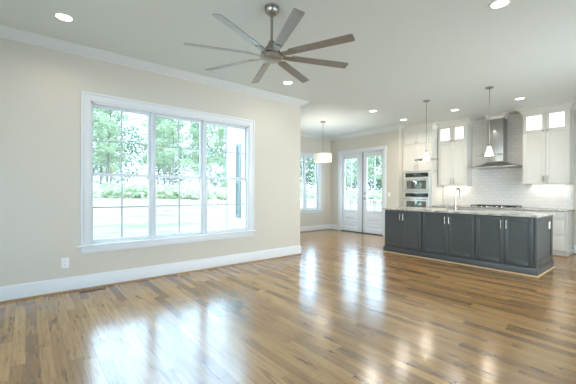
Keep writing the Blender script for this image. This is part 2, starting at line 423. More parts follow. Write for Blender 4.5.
def window(name, label, ax, hole, face, inward, units, cas, stool=True, muntin=True, zmeet=None):
    """face: coordinate of the inner wall face; inward: +1/-1 towards the room along the other axis"""
    a0, a1, z0, z1 = hole
    s = inward
    mid = (a0 + a1) / 2
    t = thing(name, P3(ax, mid, face, z0), label, 'window', kind='structure')
    # casing: stepped flat board with a raised outer band
    for nm, (p0, p1, q0, q1) in {'l': (a0 - cas, a0, z0 - .012, z1 + cas), 'r': (a1, a1 + cas, z0 - .012, z1 + cas), 't': (a0, a1, z1, z1 + cas)}.items():
        m = MB(); bx(m, ax, p0, p1, face, face + s*.018, q0, q1, .002)
        if nm == 'l': bx(m, ax, p0 - .006, p0 + .022, face, face + s*.030, q0, q1 + .006, .004)
        if nm == 'r': bx(m, ax, p1 - .022, p1 + .006, face, face + s*.030, q0, q1 + .006, .004)
        if nm == 't': bx(m, ax, p0 - cas + .016, p1 + cas - .016, face, face + s*.030, q1 - .022, q1 + .006, .004)
        m.build('casing', M['trim'], t)
    m = MB(); bx(m, ax, a0 - cas - .055, a1 + cas + .03, face - s*.10, face + s*.055, z0 - .028, z0 - .001, .006)
    m.build('stool', M['trim'], t)
    m = MB(); bx(m, ax, a0 - cas, a1 + cas, face, face + s*.018, z0 - .11, z0 - .028, .003)
    m.build('apron', M['trim'], t)
    # jamb lining
    m = MB(); d0, d1 = face - s*.148, face - s*.001
    bx(m, ax, a0, a0 + .018, d0, d1, z0, z1); bx(m, ax, a1 - .018, a1, d0, d1, z0, z1); bx(m, ax, a0, a1, d0, d1, z1 - .022, z1)
    bx(m, ax, a0, a1, d0, face - s*.09, z0 - .001, z0 + .02)
    m.build('jamb', M['trim'], t)
    zm = zmeet or (z0 + z1) / 2
    for i, (u0, u1) in enumerate(units):
        if i:
            m = MB(); bx(m, ax, units[i-1][1], u0, d0, face - s*.035, z0, z1 - .01, .004); m.build('mullion', M['vinyl'], t)
        for nm, zz0, zz1, df in (('upper_sash', zm - .022, z1 - .020, .105), ('lower_sash', z0 + .012, zm + .022, .070)):
            f0, f1 = face - s*df, face - s*(df - .034)
            m = MB(); st = .038
            tr, br = (st, .044) if nm == 'upper_sash' else (.044, .040)
            bx(m, ax, u0 + .004, u0 + st, f0, f1, zz0, zz1, .004); bx(m, ax, u1 - st, u1 - .004, f0, f1, zz0, zz1, .004)
            bx(m, ax, u0 + st, u1 - st, f0, f1, zz1 - tr, zz1, .004); bx(m, ax, u0 + st, u1 - st, f0, f1, zz0, zz0 + br, .004)
            sash = m.build(nm, M['vinyl'], t)
            fm = (f0 + f1) / 2
            m = MB(); bx(m, ax, u0 + st - .004, u1 - st + .004, fm - .002, fm + .002, zz0 + br - .004, zz1 - tr + .004); m.build('pane', M['glass'], sash)
            if muntin:
                m = MB(); um = (u0 + u1) / 2; zc = (zz0 + br + zz1 - tr) / 2
                bx(m, ax, um - .009, um + .009, fm - .009, fm + .009, zz0 + br, zz1 - tr); bx(m, ax, u0 + st, u1 - st, fm - .0085, fm + .0085, zc - .009, zc + .009)
                m.build('muntin', M['grille'], sash)
    return t
window('window_1', 'wide triple double-hung window with white casing on the beige wall', 'y', W1, XL, 1, [(.642, 1.405), (1.4425, 2.205), (2.2475, 3.05)], .10, zmeet=1.478)
window('window_2', 'tall narrow double-hung window of the dining nook left of the drum pendant', 'y', W2, XN, 1, [(6.243, 6.76), (6.83, 7.342)], .09, muntin=False)
window('window_3', 'nook window facing the yard beside the dark shutter', 'x', W3, YE, 1, [(-6.732, -5.618)], .07)
for i, (x0, x1) in enumerate(((-4.4, -2.2), (-1.3, 0.9))):  # unseen windows, added to let the rear fill lamps in
    window('window_%d' % (4 + i), ['added unseen rear window left of the viewer', 'added unseen rear window right of the viewer'][i], 'x', (x0, x1, .5, 2.4), YR, 1, [(x0, (x0+x1)/2 - .02), ((x0+x1)/2 + .02, x1)], .09)

for i, (y0, y1) in enumerate(((1.0, 3.2), (4.4, 6.6))):  # likewise added on the right wall for its fill lamps
    window('window_%d' % (6 + i), ['added near right-hand window out of view', 'added far right-hand window out of view'][i], 'y', (y0, y1, .5, 2.4), XR, -1, [(y0, (y0+y1)/2 - .02), ((y0+y1)/2 + .02, y1)], .09)

# ------------------------------------------------------------------ french doors
def cas_door():
    t = thing('trim_6', (-6.14, YD, 0), 'white casing and jamb around the french doors', 'door casing', kind='structure')
    x0, x1, _, zt = D1
    for p0, p1, q0, q1 in ((x0 - .09, x0 + .012, 0, zt + .09), (x1 - .012, x1 + .09, 0, zt + .09), (x0 + .012, x1 - .012, zt - .012, zt + .09)):
        m = MB(); m.box(p0, p1, YD - .02, YD, q0, q1, .003); m.build('casing', M['trim'], t)
    m = MB(); m.box(x0, x0 + .02, YD, YD + T, 0, zt); m.box(x1 - .02, x1, YD, YD + T, 0, zt); m.box(x0, x1, YD, YD + T, zt - .02, zt); m.build('jamb', M['trim'], t)
    m = MB(); m.box(x0, x1, YD - .01, YD + T + .03, 0, .018, .004); m.build('threshold', M['dark_metal'], t)
cas_door()
def door(name, label, x0, x1, g0, g1, knob):
    t = thing(name, ((x0 + x1)/2, YD + .06, .02), label, 'door', kind='structure')
    y0, y1 = YD + .06, YD + .105
    zt = D1[3] - .025; gz0, gz1 = .70, 2.31
    m = MB()
    m.box(x0, g0, y0, y1, .02, zt, .003); m.box(g1, x1, y0, y1, .02, zt, .003); m.box(g0, g1, y0, y1, gz1, zt, .003)
    m.box(g0, g1, y0 + .012, y1 - .012, .02, gz0)
    for a, b_ in ((.02, .16), (.31, .36), (.62, gz0)): m.box(g0, g1, y0, y1, a, b_, .003)
    for a, b_ in ((.20, .27), (.40, .58)): m.box(g0 + .05, g1 - .05, y0 + .004, y1 - .004, a, b_, .005)
    m.build('panel', M['trim'], t)
    m = MB(); m.box(g0 - .003, g1 + .003, (y0+y1)/2 - .003, (y0+y1)/2 + .003, gz0 - .003, gz1 + .003); m.build('pane', M['glass'], t)
    m = MB(); c = (g0 + g1)/2; m.box(c - .018, c + .018, y0 + .006, y1 - .006, gz0, gz1)
    for k in (1, 2): z = gz0 + (gz1 - gz0)*k/3; m.box(g0, g1, y0 + .008, y1 - .008, z - .012, z + .012)
    m.build('muntin', M['trim'], t)
    if knob:
        kx = x0 + .055
        m = MB(); m.tube([(kx, y0, 1.06), (kx, y0 - .012, 1.06), (kx, y0 - .02, 1.06), (kx, y0 - .035, 1.06), (kx, y0 - .05, 1.06), (kx, y0 - .066, 1.06), (kx, y0 - .07, 1.06)], [.032, .032, .012, .012, .028, .026, .012], 16); m.build('knob', M['nickel'], t)
        m = MB(); m.tube([(kx, y0, 1.21), (kx, y0 - .02, 1.21), (kx, y0 - .026, 1.21)], [.030, .029, .02], 16); m.box(kx - .005, kx + .005, y0 - .042, y0 - .02, 1.192, 1.228, .002); m.build('deadbolt', M['nickel'], t)
door('door_1', 'left white french door with glass above two panels', -6.93, -6.125, -6.823, -6.318, False)
door('door_2', 'right white french door with nickel knob and deadbolt', -6.085, -5.345, -5.962, -5.43, True)
m = MB(); m.box(-6.128, -6.082, YD + .045, YD + .10, .02, D1[3] - .02, .004)
tag(m.build('trim_7', M['astragal_grey']), 'grey vertical astragal between the two french doors', 'door astragal', kind='structure')

# ------------------------------------------------------------------ wall plates and register
def plate(name, label, cat, c, ax, s, w=.072, h=.117, kind='outlet', group=None):
    """ax: axis of the wall normal, s: its sign"""
    t = thing(name, c, label, cat, group)
    x, y, z = c
    def pb(m, a0, a1, d0, d1, z0, z1, bv=0.0):
        if ax == 'x': m.box(x + s*d0, x + s*d1, y + a0, y + a1, z + z0, z + z1, bv)
        else: m.box(x + a0, x + a1, y + s*d0, y + s*d1, z + z0, z + z1, bv)
    m = MB(); pb(m, -w/2, w/2, 0, .007, -h/2, h/2, .0025); m.build('cover_plate', M['plastic'], t)
    gangs = [0] if w < .1 else [-.023, .023]
    for g in gangs:
        if kind == 'outlet':
            for dz in (-.021, .021):
                m = MB(); pb(m, g - .016, g + .016, .006, .010, dz - .014, dz + .014, .003); f = m.build('socket', M['plastic'], t)
                m = MB(); pb(m, g - .008, g - .005, .0095, .0105, dz - .005, dz + .006); pb(m, g + .005, g + .008, .0095, .0105, dz - .005, dz + .006); m.build('slot', M['slot'], f)
        else:
            m = MB(); pb(m, g - .016, g + .016, .006, .011, -.033, .033, .003); m.build('rocker', M['plastic'], t)
plate('wall_outlet', 'white wall outlet low on the beige wall below the triple window', 'outlet', (XL, .378, .363), 'x', 1, .082, .125)
plate('light_switch', 'white light switch right of the french doors', 'light switch', (-5.15, YD, 1.19), 'y', -1, kind='switch')
plate('backsplash_outlet', 'wide double outlet on the tiled wall below the right wall cabinet', 'outlet', (-1.45, YK - .012, 1.18), 'y', -1, .118, .117)
t = thing('floor_register', (-4.70, .66, .0), 'brown floor vent in the boards below the triple window', 'floor vent')
m = MB(); m.box(-4.755, -4.645, .52, .80, 0, .004, .0015); m.build('frame', M['register'], t)
m = MB()
for k in range(14): m.box(-4.742, -4.658, .532 + k*.0186, .541 + k*.0186, .003, .007)
m.build('grille', M['shoe'], t)

# ------------------------------------------------------------------ kitchen cabinets
def shaker(t, name, x0, x1, z0, z1, y, mat, rail=.058, glass=None):
    """door face at plane y facing -y, thickness .02"""
    m = MB(); g = .0015
    x0 += g; x1 -= g; z0 += g; z1 -= g
    m.box(x0, x0 + rail, y, y + .02, z0, z1, .0015); m.box(x1 - rail, x1, y, y + .02, z0, z1, .0015)
    m.box(x0 + rail, x1 - rail, y, y + .02, z0, z0 + rail, .0015); m.box(x0 + rail, x1 - rail, y, y + .02, z1 - rail, z1, .0015)
    if not glass: m.box(x0 + rail, x1 - rail, y + .009, y + .018, z0 + rail, z1 - rail)
    d = m.build(name, mat, t)
    if glass:
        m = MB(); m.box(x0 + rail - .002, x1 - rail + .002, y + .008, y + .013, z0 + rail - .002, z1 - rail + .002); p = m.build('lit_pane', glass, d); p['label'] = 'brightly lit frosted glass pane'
    return d
def bar_handle(d, x, y, z0, z1, mat, horizontal=False):
    m = MB()
    if horizontal:
        m.tube([(z0, y - .03, x), (z1, y - .03, x)], .006, 10)
        for zz in (z0 + .02, z1 - .02): m.tube([(zz, y, x), (zz, y - .03, x)], .005, 8)
    else:
        m.tube([(x, y - .03, z0), (x, y - .03, z1)], .0065, 10)
        for zz in (z0 + .02, z1 - .02): m.tube([(x, y, zz), (x, y - .03, zz)], .005, 8)
    o = m.build('handle', mat, d); o['label'] = 'brushed nickel bar handle'
def knob(d, x, y, z, mat):
    m = MB(); m.tube([(x, y, z), (x, y - .012, z), (x, y - .014, z), (x, y - .026, z), (x, y - .03, z)], [.006, .006, .013, .013, .008], 12)
    m.build('knob', mat, d)

# island: three base cabinets, end panel, plinth, worktop
IY0, IY1 = 5.872, 6.84
isl = [(-3.93, -3.10, 'leftmost dark grey island cabinet with two shaker doors near the french doors', -3.521),
       (-3.10, -2.166, 'middle dark grey island cabinet below the faucet', -2.622),
       (-2.166, -1.345, 'rightmost dark grey island cabinet next to the end panel', -1.742)]
for x0, x1, lab, sp in isl:
    t = thing('island_cabinet', ((x0+x1)/2, (IY0+IY1)/2, .12), lab, 'cabinet', 'dark grey island cabinets')
    m = MB(); m.box(x0 + .001, x1 - .001, IY0 + .021, IY1, .12, .66)
    m.box(x0 + .001, x0 + .02, IY0 + .021, IY1, .66, .884); m.box(x1 - .02, x1 - .001, IY0 + .021, IY1, .66, .884); m.box(x0 + .02, x1 - .02, IY0 + .021, IY0 + .04, .66, .884); m.box(x0 + .02, x1 - .02, IY1 - .02, IY1, .66, .884); m.build('carcass', M['island'], t)
    m = MB(); m.box(x0 + .003, x0 + .022, IY0 + .016, IY0 + .021, .122, .884); m.box(x1 - .022, x1 - .003, IY0 + .016, IY0 + .021, .122, .884); m.box(x0 + .022, x1 - .022, IY0 + .016, IY0 + .021, .868, .884); m.build('face_frame', M['island'], t)
    a, b_ = x0 + .012, x1 - .012
    for d0, d1, hx in ((a, sp, sp - .036), (sp, b_, sp + .036)):
        d = shaker(t, 'door', d0, d1, .128, .862, IY0, M['island'], .062)
        bar_handle(d, hx, IY0, .685, .815, M['nickel'])
t = thing('island_end_panel', (-1.335, (IY0+IY1)/2, .12), 'dark framed end panel closing the right end of the island', 'end panel')
m = MB(); m.box(-1.344, -1.330, IY0, IY1, .12, .884); m.build('panel', M['island'], t)
m = MB()
for a, b_ in ((IY0 - .004, IY0 + .10), (IY1 - .10, IY1)): m.box(-1.332, -1.318, a, b_, .12, .884, .002)
m.box(-1.332, -1.318, IY0 + .10, IY1 - .10, .12, .22, .002); m.box(-1.332, -1.318, IY0 + .10, IY1 - .10, .80, .884, .002)
m.build('frame', M['island'], t)
plate('island_outlet', 'white outlet on the dark right end of the island', 'outlet', (-1.3295, 6.665, .72), 'x', 1, .075, .118)
t = thing('island_plinth', (-2.63, 6.35, 0), 'dark grey skirting around the foot of the island', 'plinth')
m = MB(); m.box(-3.945, -1.305, IY0 - .014, IY1 + .01, .001, .108, .002); m.box(-3.938, -1.312, IY0 - .007, IY1 + .006, .106, .119, .003); m.build('skirting', M['island'], t)
m = MB(); m.sweep([(-3.945, IY0 - .014), (-1.305, IY0 - .014), (-1.305, IY1 + .01), (-3.945, IY1 + .01)], [(0, .001), (.014, .001), (.012, .010), (.006, .016), (0, .018)], closed=True)
o = m.build('shoe', M['shoe_light'], t); o['label'] = 'pale wood shoe strip'

SX0, SX1, SY0, SY1 = -3.06, -2.36, 6.42, 6.80      # sink cut-out
t = thing('island_countertop', (-2.63, 6.36, .885), 'speckled pale granite worktop on the dark island', 'countertop')
m = MB(); cx0, cx1, c0, c1 = -3.965, -1.30, 5.828, 6.90
def slab(m, x0, x1, y0, y1, z0, z1, hole=None):
    if not hole: m.box(x0, x1, y0, y1, z0, z1, .004); return
    hx0, hx1, hy0, hy1 = hole
    b = m.bm
    def ring(z, r): return [b.verts.new(p + (z,)) for p in ((r[0], r[2]), (r[1], r[2]), (r[1], r[3]), (r[0], r[3]))]
    O0, O1, O2 = ring(z0, (x0, x1, y0, y1)), ring(z1 - .004, (x0, x1, y0, y1)), ring(z1, (x0 + .004, x1 - .004, y0 + .004, y1 - .004))
    I0, I1 = ring(z0, hole), ring(z1, hole)
    for k in range(4):
        j = (k + 1) % 4
        m.face([O0[k], O0[j], O1[j], O1[k]]); m.face([O1[k], O1[j], O2[j], O2[k]]); m.face([O2[k], O2[j], I1[j], I1[k]])
        m.face([I1[k], I1[j], I0[j], I0[k]]); m.face([I0[k], I0[j], O0[j], O0[k]])
slab(m, cx0, cx1, c0, c1, .8845, .918, (SX0, SX1, SY0, SY1)); m.build('slab', M['granite'], t)
t = thing('sink', ((SX0+SX1)/2, (SY0+SY1)/2, .70), 'undermount steel sink sunk in the island worktop behind the faucet', 'sink')
m = MB(); e = .004
m.box(SX0 + e, SX0 + e + .006, SY0 + e, SY1 - e, .70, .910); m.box(SX1 - e - .006, SX1 - e, SY0 + e, SY1 - e, .70, .910); m.box(SX0 + e, SX1 - e, SY0 + e, SY0 + e + .006, .70, .910); m.box(SX0 + e, SX1 - e, SY1 - e - .006, SY1 - e, .70, .910); m.box(SX0 + e, SX1 - e, SY0 + e, SY1 - e, .695, .702); m.build('basin', M['steel'], t)
m = MB(); m.lathe(-2.71, 6.61, [(.045, .702), (.045, .705), (.03, .706), (.0, .704)], 20); m.build('drain', M['chrome'], t)
FX, FY, FZ = -2.685, 6.345, .918
t = thing('faucet', (FX, FY, FZ), 'brushed nickel gooseneck pull-down faucet on the island worktop', 'faucet')
m = MB(); m.lathe(FX, FY, [(.030, FZ), (.030, FZ + .006), (.024, FZ + .012), (.022, FZ + .09), (.020, FZ + .10)], 20); m.build('base', M['nickel'], t)
sd = Vector((.30, .95, 0)).normalized(); pts = [Vector((FX, FY, FZ + .09)), Vector((FX, FY, FZ + .24)), Vector((FX, FY, FZ + .35))]; rr = .06
for k in range(1, 13):
    a = math.pi * k / 12
    pts.append(Vector((FX, FY, FZ + .35)) + sd * (rr - rr*math.cos(a)) + Vector((0, 0, rr*math.sin(a))))
m = MB(); m.tube(pts, [.015]*len(pts), 14); m.build('spout', M['nickel'], t)
e0 = pts[-1]
m = MB(); m.tube([e0 + Vector((0, 0, .005)), e0 - Vector((0, 0, .03)), e0 - Vector((0, 0, .09)), e0 - Vector((0, 0, .115))], [.015, .019, .020, .016], 14); m.build('spray_head', M['nickel'], t)
m = MB(); m.tube([(FX, FY, FZ + .07), (FX + .04, FY - .005, FZ + .075), (FX + .095, FY - .02, FZ + .105)], [.010, .008, .006], 10); m.build('handle', M['nickel'], t)
t = thing('soap_dispenser', (-2.86, 6.36, FZ), 'small nickel soap pump left of the faucet', 'soap dispenser')
m = MB(); m.lathe(-2.86, 6.36, [(.020, FZ), (.020, FZ + .005), (.012, FZ + .01), (.010, FZ + .05)], 16); m.build('base', M['nickel'], t)
m = MB(); m.tube([(-2.86, 6.36, FZ + .05), (-2.86, 6.36, FZ + .085), (-2.845, 6.40, FZ + .095), (-2.83, 6.44, FZ + .085)], [.009, .009, .007, .006], 10); m.build('nozzle', M['nickel'], t)

# oven tower
TX0, TX1, TY = -4.835, -4.0, 8.10
t = thing('oven_cabinet', ((TX0+TX1)/2, 8.4, 0), 'tall white cabinet tower housing the double wall oven', 'cabinet')
m = MB()
m.box(TX0, TX0 + .02, TY + .021, YK, 0, H - .09); m.box(TX1 - .02, TX1, TY + .021, YK, 0, H - .09); m.box(TX0, TX1, YK - .02, YK, .1, H - .09); m.box(TX0, TX1, TY + .021, YK, 1.80, 1.82); m.box(TX0, TX1, TY + .021, YK, .69, .71); m.box(TX0, TX1, TY + .021, YK, H - .11, H - .09); m.box(TX0, TX1, TY + .06, YK, 0, .1)
m.build('carcass', M['cab'], t)
m = MB()
m.box(TX0, TX0 + .042, TY, TY + .022, .1, H - .05); m.box(TX1 - .042, TX1, TY, TY + .022, .1, H - .05)
for a, b_ in ((.1, .125), (.66, .715), (1.79, 1.825), (2.52, 2.555), (2.93, H - .05)): m.box(TX0 + .042, TX1 - .042, TY, TY + .022, a, b_)
m.build('face_frame', M['cab'], t)
c = (TX0 + TX1)/2
for z0, z1, kind in ((1.82, 2.525, 'h'), (2.55, 2.935, 'k')):
    for d0, d1, hx in ((TX0 + .04, c, c - .034), (c, TX1 - .04, c + .034)):
        d = shaker(t, 'door', d0, d1, z0, z1, TY - .019, M['cab'], .055)
        if kind == 'h': bar_handle(d, hx, TY - .019, 1.85, 1.985, M['nickel'])
        else: knob(d, hx, TY - .019, 2.585, M['nickel'])
d = shaker(t, 'drawer', TX0 + .04, TX1 - .04, .12, .665, TY - .019, M['cab'], .06)
bar_handle(d, .60, TY - .019, c - .09, c + .09, M['nickel'], True)

t = thing('double_wall_oven', (c, 8.3, .715), 'stainless double wall oven built into the tall white cabinet', 'oven')
o0, o1 = TX0 + .045, TX1 - .045
OY = TY - .022
m = MB(); m.box(o0, o1, TY + .0225, 8.62, .72, 1.785); m.box(o0, o1, OY + .006, TY + .022, .718, 1.787); m.build('housing', M['oven_steel'], t)
def oven(z0, z1, zp0, wz0, wz1):
    m = MB(); m.box(o0 + .004, o1 - .004, OY - .004, OY + .012, zp0, z1, .003); p = m.build('control_panel', M['oven_steel'], t)
    m = MB(); m.box(o0 + .05, o1 - .05, OY - .0055, OY + .005, zp0 + .018, z1 - .016, .002); m.build('display', M['display'], p)
    m = MB(); m.box(o0 + .004, o1 - .004, OY - .022, OY + .010, z0, zp0 - .006, .004); d = m.build('oven_door', M['oven_steel'], t)
    m = MB(); m.box(o0 + .095, o1 - .095, OY - .0235, OY, wz0, wz1, .002); m.build('oven_window', M['black_glass'], d)
    m = MB(); zh = zp0 - .042; m.tube([(o0 + .05, OY - .065, zh), (o1 - .05, OY - .065, zh)], .011, 12)
    for xx in (o0 + .08, o1 - .08): m.tube([(xx, OY - .02, zh), (xx, OY - .065, zh)], .008, 10)
    m.build('handle', M['chrome'], d)
oven(1.262, 1.785, 1.645, 1.345, 1.565)
oven(.722, 1.245, 1.115, .805, 1.02)

# wall cabinets
UY, UZ = 8.38, 1.43
def upper(lab, x0, x1, sp):
    t = thing('wall_cabinet', ((x0+x1)/2, 8.55, UZ), lab, 'cabinet', 'white wall cabinets beside the hood')
    m = MB(); m.box(x0, x1, UY + .021, YK - .013, UZ, H - .09); m.build('carcass', M['cab'], t)
    m = MB(); m.box(x0, x0 + .03, UY, UY + .022, UZ, H - .05); m.box(x1 - .03, x1, UY, UY + .022, UZ, H - .05); m.box(x0 + .03, x1 - .03, UY, UY + .022, UZ, UZ + .02); m.box(x0 + .03, x1 - .03, UY, UY + .022, 2.52, 2.535); m.box(x0 + .03, x1 - .03, UY, UY + .022, 2.945, H - .05); m.build('face_frame', M['cab'], t)
    for d0, d1, hx in ((x0 + .015, sp, sp - .034), (sp, x1 - .015, sp + .034)):
        d = shaker(t, 'door', d0, d1, UZ + .012, 2.522, UY - .019, M['cab'], .062); bar_handle(d, hx, UY - .019, 1.475, 1.61, M['nickel'])
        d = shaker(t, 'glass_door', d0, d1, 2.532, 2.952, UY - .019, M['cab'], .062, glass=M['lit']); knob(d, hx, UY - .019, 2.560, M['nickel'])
upper('white wall cabinet between the oven tower and the range hood', -3.985, -3.275, -3.615)
upper('white wall cabinet at the right of the range hood', -2.14, -1.355, -1.735)
for lab, x0, x1 in (('lit light strip under the wall cabinet beside the oven tower', -3.9, -3.34), ('lit light strip under the wall cabinet right of the hood', -2.02, -1.45)):
    t = thing('under_cabinet_light', ((x0+x1)/2, 8.60, UZ), lab, 'light strip', 'under-cabinet lights')
    m = MB(); m.box(x0, x1, 8.57, 8.62, UZ - .014, UZ, .002); m.build('housing', M['plastic'], t)
    m = MB(); m.box(x0 + .01, x1 - .01, 8.575, 8.615, UZ - .017, UZ - .012); m.build('diffuser', M['strip'], t)
    lo = add_light('under_cabinet_glow', 'AREA', ((x0+x1)/2, 8.60, UZ - .02), (0, 0.15, -1), 1.1, (1.0, .88, .74), shape='RECTANGLE', size=x1 - x0, size_y=.04)

# crown over the cabinets and round the chimney
CH0, CH1, CHY = -2.84, -2.515, 8.42
KC = [(0, H - .165), (.009, H - .165), (.010, H - .135), (.016, H - .105), (.028, H - .075), (.046, H - .050), (.068, H - .032), (.092, H - .022), (.106, H - .018), (.106, H + .002), (0, H + .002)]
mb = MB()
mb.sweep([(-4.84, TY), (-4.0, TY), (-4.0, UY), (-3.275, UY), (-3.275, YK - .012)], KC)
mb.sweep([(CH0, YK - .012), (CH0, CHY), (CH1, CHY), (CH1, YK - .012)], [(o*.9, H - (H - z)*.62) for o, z in KC])
mb.sweep([(-2.14, YK - .012), (-2.14, UY), (-1.355, UY), (-1.355, YK)], KC)
tag(mb.build('trim_8', M['cab'], angle=25), 'warm white crown moulding stepping around the kitchen cabinets and hood', 'crown moulding', kind='structure')

# backsplash tile
mb = MB(); mb.box(-4.0, -1.345, YK - .012, YK - .0005, .918, H - .001)
tag(mb.build('wall_backsplash', M['tile']), 'white subway tile backsplash behind the hood', 'backsplash', kind='structure')

# base cabinets and worktop
def basecab(lab, x0, x1, kind):
    t = thing('base_cabinet', ((x0+x1)/2, 8.4, 0), lab, 'cabinet', 'white base cabinets on the kitchen wall')
    m = MB(); m.box(x0 + .001, x1 - .001, TY + .021, YK - .025, .1, .884); m.box(x0 + .001, x1 - .001, TY + .06, YK - .025, 0, .1); m.build('carcass', M['cab'], t)
    if kind == 'drawers':
        for z0, z1 in ((.112, .415), (.425, .715), (.725, .872)):
            m = MB(); m.box(x0 + .012, x1 - .012, TY, TY + .02, z0, z1, .002); d = m.build('drawer', M['cab'], t)
            bar_handle(d, (z0 + z1)/2 + .02, TY, (x0+x1)/2 - .08, (x0+x1)/2 + .08, M['nickel'], True)
    else:
        c = (x0 + x1)/2
        for d0, d1, hx in ((x0 + .012, c, c - .035), (c, x1 - .012, c + .035)):
            d = shaker(t, 'door', d0, d1, .112, .872, TY, M['cab']); bar_handle(d, hx, TY, .70, .83, M['nickel'])
basecab('white base cabinet next to the oven tower, mostly behind the island', -3.998, -3.12, 'doors')
basecab('white base cabinet under the cooktop, hidden behind the island', -3.12, -2.20, 'doors')
basecab('white drawer cabinet at the right end of the kitchen wall', -2.20, -1.37, 'drawers')
t = thing('cabinet_toe_board', (-1.36, 8.4, 0), 'white plinth board at the foot of the right end drawer cabinet', 'plinth')
m = MB(); m.box(-1.369, -1.352, TY + .03, YK - .025, 0, .884, .001); m.build('side_board', M['cab'], t)
m = MB(); m.box(-1.352, -1.336, TY + .012, YK - .02, .001, .10, .002); m.box(-2.2, -1.336, TY + .04, TY + .058, .001, .098, .001); m.build('toe_board', M['cab'], t)
m = MB(); m.sweep([(-2.2, TY + .04), (-1.336, TY + .012), (-1.336, YK - .02)], [(0, .001), (.014, .001), (.012, .012), (0, .018)]); m.build('shoe', M['shoe'], t)
t = thing('kitchen_countertop', (-2.67, 8.39, .885), 'granite worktop along the tiled kitchen wall', 'countertop')
m = MB(); slab(m, -3.999, -1.325, 8.068, YK - .013, .8845, .916); m.build('slab', M['granite'], t)

# gas cooktop
t = thing('gas_cooktop', (-2.66, 8.37, .916), 'black gas cooktop with cast iron grates below the hood', 'cooktop')
m = MB(); m.box(-3.115, -2.205, 8.13, 8.62, .916, .926, .003); m.build('steel_tray', M['steel'], t)
for k in range(3):
    a = -3.105 + k*.302; b_ = a + .295
    m = MB()
    for yy in (8.17, 8.29, 8.38, 8.47, 8.60): m.box(a, b_, yy - .007, yy + .007, .946, .962, .002)
    for xx in (a + .007, (a+b_)/2, b_ - .007): m.box(xx - .007, xx + .007, 8.165, 8.605, .946, .962, .002)
    for xx in (a + .01, b_ - .01):
        for yy in (8.175, 8.595): m.box(xx - .01, xx + .01, yy - .01, yy + .01, .925, .948)
    m.build('grate', M['black'], t)
for bxp, byp in ((-2.955, 8.27), (-2.955, 8.50), (-2.66, 8.38), (-2.36, 8.27), (-2.36, 8.50)):
    m = MB(); m.lathe(bxp, byp, [(.045, .926), (.045, .934), (.034, .936), (.034, .943), (.01, .944)], 20); m.build('burner', M['black'], t)
for k in range(5):
    kx = -2.86 + k*.10
    m = MB(); m.lathe(kx, 8.145, [(.012, .926), (.012, .95), (.009, .953)], 14); m.build('control_knob', M['chrome'], t)

# range hood
t = thing('range_hood', (-2.66, 8.45, 1.83), 'stainless chimney range hood between the wall cabinets', 'range hood')
m = MB(); m.box(CH0, CH1, CHY, YK - .013, 1.93, H - .06, .003); m.build('chimney', M['steel'], t)
m = MB(); b = m.bm
hx0, hx1, hy0, hy1 = -3.135, -2.19, 8.20, YK - .013
rings = []
for f, z in ((0.0, 1.832), (0.0, 1.852), (0.06, 1.860), (.35, 1.877), (.65, 1.902), (.88, 1.937), (1.0, 1.975)):
    x0 = hx0 + (CH0 - .01 - hx0)*f; x1 = hx1 + (CH1 + .01 - hx1)*f; y0 = hy0 + (CHY - .01 - hy0)*f
    rings.append([b.verts.new(p) for p in ((x0, y0, z), (x1, y0, z), (x1, hy1, z), (x0, hy1, z))])
for a, c2 in zip(rings, rings[1:]):
    for k in range(4): m.face([a[k], a[(k+1) % 4], c2[(k+1) % 4], c2[k]], True)
m.face(rings[0][::-1]); m.face(rings[-1])
m.build('canopy', M['steel'], t, angle=30)
for k in range(3):
    m = MB(); m.tube([(-2.56 + k*.035, 8.200, 1.842), (-2.56 + k*.035, 8.194, 1.842)], .008, 10); m.build('button', M['black'], t)
for xx in (-2.9, -2.42):
    m = MB(); m.lathe(xx, 8.33, [(.03, 1.829), (.03, 1.834)], 16); m.build('hood_lamp', M['plastic'], t)

# ------------------------------------------------------------------ ceiling fan
fx, fy = -2.526, 1.86
t = thing('ceiling_fan', (fx, fy, H), 'large brushed nickel ceiling fan with eight silver blades', 'ceiling fan')
m = MB(); m.lathe(fx, fy, [(.012, H - .085), (.026, H - .085), (.045, H - .07), (.066, H - .045), (.070, H - .03), (.070, H)], 36); m.build('canopy', M['nickel'], t)
m = MB(); m.tube([(fx, fy, H - .08), (fx, fy, 2.69)], .0135, 16); m.build('downrod', M['nickel'], t)
m = MB(); m.lathe(fx, fy, [(.020, 2.735), (.030, 2.728), (.036, 2.70), (.060, 2.668), (.082, 2.640), (.088, 2.625), (.088, 2.612), (.070, 2.606)], 36); m.build('motor_housing', M['nickel'], t)
m = MB(); m.lathe(fx, fy, [(.100, 2.606), (.100, 2.588), (.06, 2.586)], 36); m.build('blade_ring', M['dark_metal'], t)
m = MB(); m.lathe(fx, fy, [(.112, 2.586), (.112, 2.570), (.100, 2.553), (.07, 2.543), (.0, 2.540)], 36); m.build('hub_cap', M['nickel'], t)
